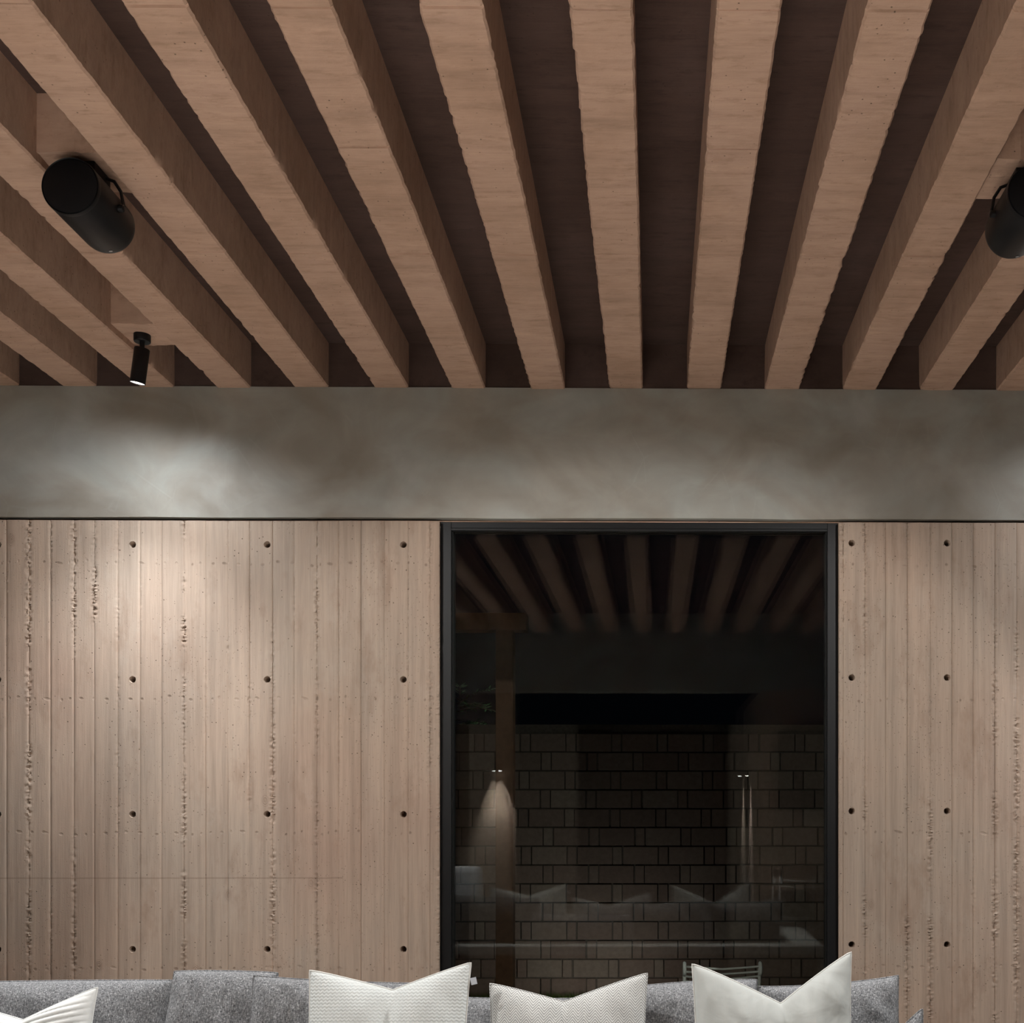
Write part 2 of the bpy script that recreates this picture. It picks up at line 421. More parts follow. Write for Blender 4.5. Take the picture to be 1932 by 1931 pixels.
def board(x0, x1, z0, z1, j, parent, fine=True):
    nx = max(3, round((x1 - x0) / HSCALE)) if fine else 6
    nz = max(3, round((z1 - z0) / (0.0047 if fine else 0.03)))
    xs = np.linspace(x0, x1, nx + 1); zs = np.linspace(z0, z1, nz + 1)
    if fine:                                   # tight columns at both joints
        xs[1] = x0 + 0.0024; xs[-2] = x1 - 0.0024
    X, Z = np.meshgrid(xs, zs)
    wv = x1 - x0
    D = 0.0016 * (hash2(np.array([j]), np.array([1]), 5)[0] - 0.5) + 0.002 * (hash2(np.array([j]), np.array([2]), 5)[0] - 0.5) * ((X - x0) / wv - 0.5)
    D = D + 0.0012 * (vnoise(Z * 2.2, X * 6 + j, 21) - 0.5)
    for side, jj in ((0, j), (1, j + 1)):
        d = (X - x0) if side == 0 else (x1 - X)
        rough, groove = joint_depth(jj, Z)
        D = D - groove * np.clip(1 - d / 0.0026, 0, 1)
        wdt = 0.004 + 0.008 * rough
        rag = (vnoise(X * 270, Z * 215, 31) - 0.56) * 0.015 + (vnoise(X * 120, Z * 70, 32) - 0.6) * 0.006
        rag = rag * np.clip((vnoise(Z * 9, X * 0 + jj, 33) - 0.12) * 2.0, 0, 1)
        D = D + rag * rough * np.clip(1.3 - d / wdt, 0, 1)
    Y = YW - D
    # a few shallow chips
    V = np.stack([X, Y, Z], -1).reshape(-1, 3)
    W = nx + 1
    keep = np.ones((nz, nx), bool)
    extra_v, extra_f = [], []
    base_n = len(V)
    for hp in HOLES:
        if not (x0 + 0.004 < hp.x < x1 - 0.004 and z0 < hp.z < z1) or not fine: continue
        cx = min(max(hp.x, x0 + HR + 0.007), x1 - HR - 0.007)
        i0 = max(1, int(np.searchsorted(xs, cx - HR * 1.35)) - 1); i1 = min(nx - 1, int(np.searchsorted(xs, cx + HR * 1.35)))
        k0 = int(np.searchsorted(zs, hp.z - HR * 1.35)) - 1; k1 = int(np.searchsorted(zs, hp.z + HR * 1.35))
        keep[k0:k1, i0:i1] = False
        loop = [(k0, i) for i in range(i0, i1)] + [(k, i1) for k in range(k0, k1)] + [(k1, i) for i in range(i1, i0, -1)] + [(k, i0) for k in range(k1, k0, -1)]
        n = len(loop); prev = [k * W + i for k, i in loop]
        angs = [math.atan2(zs[k] - hp.z, xs[i] - cx) for k, i in loop]
        for ring, (rr, dy) in enumerate(((1.12, 0.0), (1.0, 0.004), (0.9, 0.075))):
            cur = []
            for q, a in enumerate(angs):
                jr = 1 + 0.10 * (random.random() - 0.5) * (ring < 2)
                extra_v.append((cx + HR * rr * jr * math.cos(a), YW + dy, hp.z + HR * rr * jr * math.sin(a)))
                cur.append(base_n + len(extra_v) - 1)
            for q in range(n):
                extra_f.append((prev[q], prev[(q + 1) % n], cur[(q + 1) % n], cur[q]))
            prev = cur
        extra_f.append(tuple(prev))
    k, i = np.nonzero(keep)
    a = k * W + i
    F4 = np.stack([a, a + 1, a + 1 + W, a + W], -1)
    verts = [tuple(v) for v in V] + extra_v
    faces = [tuple(q) for q in F4.tolist()] + extra_f
    # sides going back into the wall
    ring = [i for i in range(W)] + [q * W + nx for q in range(1, nz + 1)] + [nz * W + i for i in range(nx - 1, -1, -1)] + [q * W for q in range(nz - 1, 0, -1)]
    b0 = len(verts); verts += [(V[r][0], YW + 0.014, V[r][2]) for r in ring]
    m = len(ring)
    faces += [(ring[q], b0 + q, b0 + (q + 1) % m, ring[(q + 1) % m]) for q in range(m)]
    me = bpy.data.meshes.new('board'); me.from_pydata(verts, [], faces); me.update()
    me.polygons.foreach_set('use_smooth', [True] * len(me.polygons))
    try: me.set_sharp_from_angle(angle=math.radians(55))
    except Exception: pass
    me.materials.append(M['board'])
    return link(bpy.data.objects.new('board', me), parent)

random.seed(4)
LJ = [-370, -328, -285, -243, -200, -158, -116, -74, -31, 12, 54, 95, 139, 178, 222, 264, 305, 347, 388, 430, 471, 514.5, 555, 598, 639, 681, 725, 770, 811, 829]
RJ = [1582.5, 1591, 1632, 1671, 1712, 1755, 1796, 1836, 1877, 1918, 1960, 2002, 2044, 2086, 2128, 2170]
def wx(px): return at(px, 1300, YW).x
bw_l = wall('wall_back_left', XL, X_WL, YW + 0.085, YW + 0.22, 0, ZH, M['board'])
bw_r = wall('wall_back_right', X_WR, XR, YW + 0.085, YW + 0.22, 0, ZH, M['board'])
# solid strips that fill the wall outside the boards
MB().box(XL, wx(LJ[0]), YW, YW + 0.085, 0, ZH).build('end_strip', M['board'], bw_l)
MB().box(wx(RJ[-1]), XR, YW, YW + 0.085, 0, ZH).build('end_strip', M['board'], bw_r)
for jl, par, jo in ((LJ, bw_l, 0), (RJ, bw_r, 60)):
    for i in range(len(jl) - 1):
        vis = -60 < jl[i + 1] and jl[i] < 1990
        top = ZH + 0.006 * (vnoise(np.array([jl[i] * 0.004]), np.array([0.5]), 9)[0] - 0.5)
        board(wx(jl[i]), wx(jl[i + 1]), 0.0, top, jo + i, par, vis)

# --- plaster band above
def plaster_band(name, x0, x1, y, z0, z1, sgn, depth):
    b = MB(); nx, nz = 160, 16
    X, Z = np.meshgrid(np.linspace(x0, x1, nx + 1), np.linspace(z0, z1, nz + 1))
    Yv = y - sgn * 0.004 * (vnoise(X * 2.5, Z * 3, 41) - 0.5)
    Z = Z + np.where(np.arange(nz + 1)[:, None] == 0, 0.005 * (vnoise(X * 3.1, Z * 0, 42) - 0.5), 0)
    vs_ = np.stack([X, Yv, Z], -1).reshape(-1, 3).tolist(); W = nx + 1
    fs = [(k * W + i, k * W + i + 1, (k + 1) * W + i + 1, (k + 1) * W + i) for k in range(nz) for i in range(nx)]
    ring = list(range(W)) + [q * W + nx for q in range(1, nz + 1)] + [nz * W + i for i in range(nx - 1, -1, -1)] + [q * W for q in range(nz - 1, 0, -1)]
    b0 = len(vs_); vs_ += [(vs_[r][0], y + sgn * depth, vs_[r][2]) for r in ring]; m = len(ring)
    fs += [(ring[q], b0 + q, b0 + (q + 1) % m, ring[(q + 1) % m]) for q in range(m)]
    fs.append(tuple(b0 + q for q in range(m)))
    return tag(b.add(vs_, fs).build(name, M['plaster'], smooth=True), kind='structure')
ZP = at(900, 978, YW - 0.012).z
plaster_band('wall_back_upper', XL, XR, YW - 0.012, ZP, ZB + 0.002, 1, 0.23)
tag(MB().box(XL, XR, YW + 0.024, YW + 0.20, ZH + 0.004, ZP - 0.003).build('trim_1', M['beam']), kind='structure')

# --- ceiling: slab, beams, mounting blocks
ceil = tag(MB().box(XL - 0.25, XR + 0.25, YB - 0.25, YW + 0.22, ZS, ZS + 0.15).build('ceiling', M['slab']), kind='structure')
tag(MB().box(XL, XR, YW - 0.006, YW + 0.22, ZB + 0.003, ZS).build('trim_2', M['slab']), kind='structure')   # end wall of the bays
BL = {k: px for k, px in zip(range(13), (120, 266, 411, 556, 708, 853, 1001, 1149, 1296, 1443, 1589, 1733, 1879))}
def beam_edges(k):
    l = BL[k] if k in BL else (120 + 146.6 * k if k < 0 else 1879 + 146.6 * (k - 12))
    return at(l, 736, YW).x, at(l + (64 if k % 3 else 65), 736, YW).x
# formwork joints along each beam (distance from the camera)
JY = (at(900, 480, 1).z - EYE.z, at(900, 280, 1).z - EYE.z, at(900, 12, 1).z - EYE.z)
JOINTS = [1.902 / q for q in JY]
def beam(k):
    x0, x1 = beam_edges(k); y0, y1 = YB, YW
    ny = int((y1 - y0) / 0.014); ys = list(np.linspace(y0, y1, ny + 1))
    vj = hash2(np.array([k]), np.array([9]), 2)[0]
    cuts = [JOINTS[0]] + ([JOINTS[1]] if k in (5, 8) else []) + [JOINTS[2] + 0.01 * vj]
    for c in cuts: ys += [c - 0.004, c - 0.0018, c + 0.0018, c + 0.004]
    ys = np.array(sorted(ys)); n = len(ys)
    step = np.zeros(n); gro = np.zeros(n)
    for q, c in enumerate(cuts):
        step += np.where(ys > c, 0.0022 * (hash2(np.array([k]), np.array([q]), 77)[0] - 0.5) * 2, 0)
        gro += np.where(np.abs(ys - c) < 0.0025, 0.0060, 0)
    prof = []   # (x, z) columns around the section, left top -> bottom -> right top
    b = 0.006
    z0 = ZB
    secs = [(x0, ZS, 0), (x0, z0 + 0.03, 0.4), (x0, z0 + b, 1), (x0 + b, z0, 1), (x0 + 0.02, z0, 0.3), (x0 + 0.05, z0, 0), ((x0 + x1) / 2, z0, 0), (x1 - 0.05, z0, 0), (x1 - 0.02, z0, 0.3), (x1 - b, z0, 1), (x1, z0 + b, 1), (x1, z0 + 0.03, 0.4), (x1, ZS, 0)]
    cols = []
    for s, (px, pz, e) in enumerate(secs):
        seed = 100 + k * 2 + (0 if s < 6 else 1)
        chip = np.clip(vnoise(ys * 45, ys * 0 + 3.3, seed) - 0.60, 0, 1) * 0.016 * np.clip((vnoise(ys * 1.7, ys * 0, seed + 50) - 0.3) * 2.5, 0, 1)
        wav = 0.004 * (vnoise(ys * 1.1, ys * 0 + 1, seed) - 0.5) + 0.0035 * (vnoise(ys * 60, ys * 0 + 2, seed) - 0.5) * e
        sx = 1 if s < 6 else (-1 if s > 6 else 0)
        X = px + sx * (chip * e) + (wav if sx else 0)
        if s in (0, 12): X = np.full(n, px)
        Zc = np.full(n, pz) + (chip * e * 0.7) + (0 if s in (0, 12) else 1) * (step + (gro if 3 <= s <= 9 else 0) + 0.002 * (vnoise(ys * 2, ys * 0 + s * 0.3, 7 + k) - 0.5))
        cols.append(np.stack([X, ys, Zc], -1))
    V = np.stack(cols, 1).reshape(-1, 3); m = len(secs)
    fs = [(i * m + s, i * m + s + 1, (i + 1) * m + s + 1, (i + 1) * m + s) for i in range(n - 1) for s in range(m - 1)]
    fs += [tuple(range(m)), tuple((n - 1) * m + s for s in range(m))]
    return MB().add(V.tolist(), fs).build('beam', M['beam'], ceil, smooth=True)
KS = [k for k in range(-9, 24) if beam_edges(k)[0] > XL - 0.05 and beam_edges(k)[1] < XR + 0.05]
for k in KS: beam(k)
def gap(k):            # bay between beam k and k + 1
    return beam_edges(k)[1], beam_edges(k + 1)[0]
def block(k, y0, y1):
    a, b = gap(k); z = ZB + 0.028
    m = MB(); nx, ny = 12, 12
    X, Yv = np.meshgrid(np.linspace(a - 0.004, b + 0.004, nx + 1), np.linspace(y0, y1, ny + 1))
    Z = z + 0.006 * (vnoise(X * 40, Yv * 40, k + 3) - 0.5); Yv = Yv + np.where((np.arange(ny + 1) % ny == 0)[:, None], 0.004 * (vnoise(X * 60, Yv * 3, k) - 0.5), 0)
    vs_ = np.stack([X, Yv, Z], -1).reshape(-1, 3).tolist(); W = nx + 1
    fs = [(q * W + i, q * W + i + 1, (q + 1) * W + i + 1, (q + 1) * W + i) for q in range(ny) for i in range(nx)]
    ring = list(range(W)) + [q * W + nx for q in range(1, ny + 1)] + [ny * W + i for i in range(nx - 1, -1, -1)] + [q * W for q in range(ny - 1, 0, -1)]
    b0 = len(vs_); vs_ += [(vs_[r][0], vs_[r][1], ZS) for r in ring]; mm = len(ring)
    fs += [(ring[q], b0 + q, b0 + (q + 1) % mm, ring[(q + 1) % mm]) for q in range(mm)]
    m.add(vs_, fs).build('mounting_block', M['beam'], ceil)
    return (a + b) / 2, (y0 + y1) / 2, z

# --- the other sides of the room (seen in the glass only)
XJ = 1.12
wall('wall_front_right', XJ, XR, YB - 0.22, YB, 0, ZH, M['board'])
wall('wall_front_left', XL, -3.7, YB - 0.22, YB, 0, ZH, M['board'])
plaster_band('wall_front_upper', XL, XR, YB, ZH - 0.03, ZS, -1, 0.22)
wall('wall_return', XJ + 0.001, XJ + 0.2, -4.4, YB - 0.221, 0, ZH, M['board'])

# ------------------------------------------------------------------ window
YG = YW + 0.03                               # front of the frame
win = tag(empty('window_1', ((X_WL + X_WR) / 2, YG, 0)), kind='structure')
def wpart(name, x0, x1, y0, y1, z0, z1, mat, b=0.002):
    o = MB().box(x0, x1, y0, y1, z0, z1, b).build(name, mat, win); o.matrix_parent_inverse = Matrix.Translation(-win.location); return o
gx0, gx1 = at(851.5, 1300, YG).x, at(1561, 1300, YG).x
gz1 = at(1200, 1003, YG).z; zt = at(1200, 986, YG).z
wpart('frame_jamb', X_WL, gx0, YG, YG + 0.11, 0, zt + 0.012, M['frame'])
wpart('frame_jamb', gx1, X_WR, YG, YG + 0.11, 0, zt + 0.012, M['frame'])
wpart('frame_head', gx0, gx1, YG, YG + 0.11, gz1 + 0.012, zt + 0.012, M['frame'])
wpart('head_bead', gx0, gx1, YG - 0.006, YG + 0.02, gz1, gz1 + 0.012, M['frame'], 0.003)
wpart('frame_sill', gx0, gx1, YG, YG + 0.11, 0, 0.05, M['frame'])
for x in (gx0, gx1 - 0.006): wpart('gasket', x, x + 0.006, YG + 0.012, YG + 0.07, 0.05, gz1, M['rubber'], 0)
xm, zm = (gx0 + gx1) / 2, (0.05 + gz1) / 2
for dy, yaw in ((0.030, math.radians(-0.14)), (0.062, math.radians(0.14))):
    hw, hh = (gx1 - gx0) / 2, (gz1 - 0.05) / 2
    p = MB().box(-hw, hw, -0.003, 0.003, -hh, hh).build('pane', M['glass'], win)
    p.location = Vector((xm, YG + dy, zm)) - win.location; p.rotation_euler = (0, 0, yaw)

# ------------------------------------------------------------------ lamps of the room
def light(name, kind, parent, loc, rot, power, **kw):
    ld = bpy.data.lights.new(name, kind); ld.energy = power; ld.color = LAMP_COL
    for k, v in kw.items(): setattr(ld, k, v)
    o = bpy.data.objects.new(name, ld); o.location = loc; o.rotation_euler = rot
    return link(o, parent)

def spotlight(loc, tilt_x, tilt_y, label, lights, group=None):
    """loc: underside of the block. tilt_x swings the beam towards +y, tilt_y towards -x"""
    r = tag(empty('spotlight', loc), label, 'spotlight', group)
    MB().lathe([(0.0305, -0.030), (0.0325, -0.027), (0.0325, 0.0)], 36).build('base', M['black'], r, True)
    MB().lathe([(0.0095, -0.062), (0.0095, -0.028)], 20).build('neck', M['black'], r, True)
    R = Matrix.Translation((0, 0, -0.055)) @ Matrix.Rotation(tilt_x, 4, 'X') @ Matrix.Rotation(tilt_y, 4, 'Y')
    L = 0.140
    cn = MB().lathe([(0.0, 0.0), (0.027, 0.0), (0.0295, -0.003), (0.0295, -L), (0.0275, -L), (0.0275, -L + 0.012)], 40, R).build('canister', M['black'], r, True)
    MB().lathe([(0.0, -L + 0.003), (0.0275, -L + 0.003)], 40, R).build('lens', M['lens'], cn)
    p = R @ Vector((0, 0, -L - 0.004)); e = R.to_euler()
    for nm, pw, size, blend in lights:
        lo = light(nm, 'SPOT', r, p, e, pw, spot_size=math.radians(size), spot_blend=blend, shadow_soft_size=0.025)
        if nm in ('beam_light', 'spill_light'): lo.data.color = COOL_COL
    return r

x, y, z = block(1, 4.50, 4.705)
spotlight((x - 0.018, y, z), math.radians(5), math.radians(10), 'short black cylinder spotlight under a concrete block, shining down the board-formed wall',
          [('beam_light', BEAM_W, 84, 1.0), ('spill_light', WASH_W, 176, 1.0)])
x, y, z = block(13, 4.50, 4.705)
spotlight((x, y, z), math.radians(9), 0, 'black cylinder spotlight beside the wall right of the glazed door',
          [('beam_light', BEAM_W * 0.8, 66, 1.0), ('spill_light', WASH_W * 0.9, 176, 1.0)])
for k, nm in ((0, 'left of the seating'), (13, 'right of the seating')):
    x, y, z = block(k, 1.6, 1.8)
    spotlight((x, y, z), math.radians(47), math.radians(30.6 if k else -30.6), 'black cylinder spotlight %s, tilted towards the long wall' % nm, [('wall_light', WALL_W, 72, 0.3)])
for k, yy, nm, tx, ty in ((11, 3.95, 'near the speaker', -16, 34), (-1, 4.0, 'past the end of the sofa', -14, -34)):  # fill spots added out of view for the backs of sofa and pillows
    x, y, z = block(k, yy - 0.1, yy + 0.1)
    spotlight((x, y, z), math.radians(tx), math.radians(ty), 'added out-of-view spotlight %s, brightening the sofa back' % nm, [('back_fill_light', BACK_W, 64, 0.7)])
for k, yy, nm in ((0, 1.0, 'above the armchair'), (13, 1.0, 'above the cord chair'), (0, 0.0, 'by the garden opening'), (13, 0.0, 'by the dark screen')):
    x, y, z = block(k, yy - 0.1, yy + 0.1)
    spotlight((x, y, z), math.radians(-9), math.radians(46 if k else -19), 'black cylinder spotlight %s, pointing down' % nm, [('down_light', DOWN_W, 74, 0.7)])

# ------------------------------------------------------------------ speakers
def speaker(k, label):
    x, y, z = block(k, 3.33, 3.545)
    r = tag(empty('ceiling_speaker', (x + 0.018, 3.42, z)), label, 'speaker', None)
    R = Matrix.Translation((0, 0, -0.116)) @ Matrix.Rotation(math.radians(-90), 4, 'X')      # local z -> +y
    q = 0.0835
    hs = MB().lathe([(q * 0.97, -0.118), (q, -0.113), (q, 0.095), (q * 0.985, 0.108), (q * 0.93, 0.118), (0.05, 0.121), (0.0, 0.122)], 64, R).build('housing', M['black'], r, True)
    MB().lathe([(0.0, -0.130), (0.03, -0.129), (0.06, -0.1265), (q * 0.93, -0.122), (q * 0.96, -0.116)], 64, R).build('grille', M['grille'], r, True)
    MB().lathe([(q * 0.955, -0.1185), (q * 0.985, -0.1225), (q * 1.004, -0.118), (q * 1.004, -0.110)], 64, R).build('trim_ring', M['black'], r, True)
    MB().box(-0.035, 0.035, -0.05, 0.05, -0.04, -0.001, 0.003).build('bracket', M['black'], r)
    for s in (-1, 1):
        MB().tube([(s * 0.033, 0.02, -0.014), (s * 0.06, 0.02, -0.024), (s * 0.080, 0.02, -0.055), (s * 0.0885, 0.02, -0.10)], 0.005, 8).build('yoke_arm', M['black'], r, True)
        MB().lathe([(0.010, 0.078), (0.011, 0.097), (0.006, 0.1)], 20, Matrix.Translation((0, 0, -0.116)) @ Matrix.Rotation(s * math.pi / 2, 4, 'Y')).build('knob', M['black'], r, True)
    Bm = Matrix.Translation((0, 0.093, -0.116)) @ Matrix.Rotation(math.radians(170), 4, 'Y') @ Matrix.Translation((0, 0, q))
    b = MB().lathe([(0.006, -0.001), (0.006, 0.0012), (0.004, 0.0018)], 16, Bm @ Matrix.Diagonal((1, 0.6, 1, 1))).build('badge', M['chip'], hs)
    return r
speaker(2, 'black cylindrical speaker hung between two beams near the cylinder spotlight')
speaker(10, 'black cylindrical speaker hung between two beams on the side away from the cylinder spotlight')

# ------------------------------------------------------------------ sofa
SX0, SX1 = -2.75, 0.97
sofa = tag(empty('sofa', ((SX0 + SX1) / 2, 3.32, 0)), 'long low grey sofa under the row of pillows', 'sofa')
led = tag(empty('back_ledge', ((SX0 + SX1) / 2, 3.83, 0)), 'long pale-topped ledge running behind the sofa cushions', 'ledge')
end = tag(empty('end_ledge', (SX1 - 0.08, 3.3, 0)), 'short pale-topped ledge closing the end of the sofa', 'ledge')
def spart(name, x0, x1, y0, y1, z0, z1, mat, b=0.01, parent=None):
    parent = parent or sofa
    o = MB().box(x0, x1, y0, y1, z0, z1, b).build(name, mat, parent); o.matrix_parent_inverse = Matrix.Translation(-parent.location); return o
spart('base', SX0 + 0.02, SX1 - 0.19, 2.86, 3.76, 0.10, 0.26, M['wood'], 0.008)
spart('top', SX0, SX1, 3.777, 3.90, 0.60, 0.65, M['ledge'], 0.004, led)
spart('panel', SX0 + 0.02, SX1 - 0.02, 3.80, 3.86, 0.0, 0.60, M['wood'], 0.004, led)
spart('top', SX1 - 0.17, SX1, 2.84, 3.775, 0.60, 0.65, M['ledge'], 0.004, end)
spart('panel', SX1 - 0.12, SX1 - 0.06, 2.87, 3.77, 0.0, 0.60, M['wood'], 0.004, end)
for i in range(4):
    wseat = (SX1 - 0.18 - SX0) / 4
    spart('seat_cushion', SX0 + i * wseat + 0.005, SX0 + (i + 1) * wseat - 0.005, 2.87, 3.765, 0.26, 0.43, M['tweed'], 0.03)
for x_ in (SX0 + 0.1, (SX0 + SX1) / 2, SX1 - 0.3):
    for y_ in (2.95, 3.70):
        spart('leg', x_ - 0.03, x_ + 0.03, y_ - 0.03, y_ + 0.03, 0, 0.10, M['wood'], 0.004)
SEAT = 0.447

def pillow(name, label, cat, mat, cl, cr, Ytop, lean, thick, notch=None, group=None, pipe=None, ribs=0, wr=0.004, z0=SEAT, sag=0.0, sidein=0.045, seed=0, boxy=0.0, bw=1.0, yaw=0.0, n=64):
    """cl, cr: pixels of the two upper corners; notch: (px, py) bottom of the chop"""
    A, B = at(cl[0], cl[1], Ytop), at(cr[0], cr[1], Ytop)
    ca, sa = math.cos(lean), math.sin(lean)
    xc = (A.x + B.x) / 2; wd = B.x - A.x
    hl, hr = (A.z - z0) / ca, (B.z - z0) / ca
    hm = (hl + hr) / 2
    yb = Ytop - hm * sa
    u = np.linspace(-1, 1, n + 1); U, V = np.meshgrid(u, u)
    lin = hl + (hr - hl) * (U + 1) / 2
    drop = np.zeros_like(U)
    if notch:
        N = at(notch[0], notch[1], Ytop - 0.01); un = (N.x - xc) / (wd / 2); nz = (N.z - z0) / ca
        dn = (hl + (hr - hl) * (un + 1) / 2) - nz
        side = np.where(U < un, (un - U) / (un + 1), (U - un) / (1 - un))
        drop = dn * np.clip(1 - side, 0, 1) ** 1.12
    else:
        drop = sag * (1 - U ** 2) ** 0.8
    v01 = (V + 1) / 2
    top = lin - drop
    bot = 0.012 * (1 - U ** 2) ** 0.5
    Z = bot + (top - bot) * v01 + (-drop * 0.22 * v01 ** 2 * (1 - v01)) * 4 * (0.4 if notch else 0)
    X = U * wd / 2 * (1 - sidein * (1 - V ** 2) * np.abs(U)) * (bw + (1 - bw) * v01)
    pu = np.clip(1 - np.abs(U) ** (2.0 + boxy * 6), 0, 1); pv = np.clip(1 - np.abs(V) ** (2.0 + boxy * 6), 0, 1)
    t = thick / 2 * (pu * pv) ** (0.5 - 0.12 * boxy)
    if notch:
        t = t * (1 - 0.45 * np.exp(-((U - un) / 0.13) ** 2) * v01 ** 2.5)
        t = t * (1 + 0.25 * np.exp(-((np.abs(U - un) - 0.42) / 0.25) ** 2) * v01)
    e = np.clip(pu * pv * 6, 0, 1)
    t = t + e * wr * ((vnoise(U * 5 + V * 2, V * 3, seed) - 0.5) * 2 + (vnoise(U * 12 + seed, V * 4 - U * 5, seed + 1) - 0.5))
    if ribs:
        t = t + e * 0.009 * np.abs(np.sin((V * 0.5 + 0.5 - drop * 0.9) * ribs * math.pi)) ** 0.6
    W = n + 1
    front = np.stack([X, -t - 0.001, Z], -1).reshape(-1, 3); back = np.stack([X, t * 0.85 + 0.001, Z], -1).reshape(-1, 3)
    vs_ = front.tolist() + back.tolist(); o2 = W * W
    fs = [(k * W + i, k * W + i + 1, (k + 1) * W + i + 1, (k + 1) * W + i) for k in range(n) for i in range(n)]
    fs += [tuple(o2 + q for q in f[::-1]) for f in fs]
    ring = [i for i in range(W)] + [q * W + n for q in range(1, W)] + [n * W + i for i in range(n - 1, -1, -1)] + [q * W for q in range(n - 1, 0, -1)]
    m = len(ring); fs += [(ring[q], o2 + ring[q], o2 + ring[(q + 1) % m], ring[(q + 1) % m]) for q in range(m)]
    root = empty(name, (xc, yb, z0)); root.rotation_euler = (-lean, 0, yaw)
    tag(root, label, cat, group)
    cov = MB().add(vs_, fs).build('cover', mat, root)
    cov.data.polygons.foreach_set('use_smooth', [True] * len(cov.data.polygons))
    pts = [((front[r] + back[r]) / 2).tolist() for r in ring]
    MB().tube(pts, 0.0032, 6, True).build('seam', pipe or mat, root, True)
    return root

L12 = math.radians(12)
GC = 'grey tweed cushions along the sofa back'
pillow('back_cushion', 'wide grey tweed back cushion behind the white ribbed pillow', 'cushion', M['tweed'], (-190, 1858), (326, 1851), 3.695, L12, 0.15, None, GC, sag=-0.004, boxy=0.35, wr=0.006, seed=3, sidein=0.03)
pillow('back_cushion', 'grey tweed cushion standing highest, next to the wide cushion behind the ribbed pillow', 'cushion', M['tweed'], (329, 1834), (524, 1837), 3.60, L12, 0.12, None, GC, sag=-0.004, boxy=0.3, wr=0.006, seed=8, sidein=0.02, bw=1.22)
pillow('back_cushion', 'grey tweed back cushion half covered by the white woven pillow', 'cushion', M['tweed'], (478, 1842), (806, 1856), 3.49, L12, 0.12, None, GC, sag=0.006, boxy=0.3, wr=0.006, seed=12, sidein=0.03, bw=1.06)
pillow('back_cushion', 'low grey tweed back cushion behind the herringbone pillow', 'cushion', M['tweed'], (812, 1881), (1165, 1883), 3.67, L12, 0.15, None, GC, sag=0.006, boxy=0.4, wr=0.006, seed=15, sidein=0.03)
pillow('back_cushion', 'grey tweed cushion between the herringbone pillow and the cream pillow', 'cushion', M['tweed'], (1146, 1869), (1428, 1850), 3.60, L12, 0.16, None, GC, sag=-0.008, boxy=0.25, wr=0.006, seed=21, sidein=0.03)
pillow('back_cushion', 'grey tweed cushion with a raised corner poking out beside the cream pillow', 'cushion', M['tweed'], (1432, 1862), (1695, 1842), 3.58, L12, 0.14, None, GC, sag=0.010, boxy=0.2, wr=0.006, seed=25, sidein=0.04)
pillow('scatter_pillow', 'small grey pillow with just its tip in view, by the wall', 'pillow', M['tweed'], (1640, 1950), (1741, 1905), 3.34, math.radians(8), 0.10, (1690, 1952), None, seed=31, sidein=0.05, bw=1.0)
pillow('scatter_pillow', 'white ribbed pillow with rounded corduroy ridges', 'pillow', M['ribbed'], (-112, 1885), (183, 1865), 3.47, L12, 0.16, (46, 1925), None, ribs=22, wr=0.003, seed=40, n=200)
p1 = pillow('scatter_pillow', 'white woven wool pillow with a small cloth tag on its edge', 'pillow', M['wool'], (585, 1832), (888, 1818), 3.35, L12, 0.16, (742, 1869), None, wr=0.003, seed=44, pipe=M['pipe'])
pillow('scatter_pillow', 'grey and white herringbone pillow with a shallow dent', 'pillow', M['herring'], (925, 1857), (1221, 1838), 3.45, L12, 0.16, (1064, 1891), None, wr=0.004, seed=47)
pillow('scatter_pillow', 'plain cream cotton pillow with a deep V dent', 'pillow', M['cream'], (1306, 1820), (1606, 1798), 3.40, L12, 0.17, (1472, 1893), None, wr=0.007, seed=52, pipe=M['pipe'])
# cloth tag on the white pillow
tg = MB()
T0 = at(888.5, 1846, 3.34)
tg.box(-0.003, 0.015, -0.0006, 0.0006, -0.021, 0.0, 0.0004, Matrix.Translation(T0) @ Matrix.Rotation(math.radians(-12), 4, 'Y'))
to = tg.build('tag', M['tagm'], p1); to.matrix_parent_inverse = (Matrix.Translation(p1.location) @ p1.rotation_euler.to_matrix().to_4x4()).inverted()

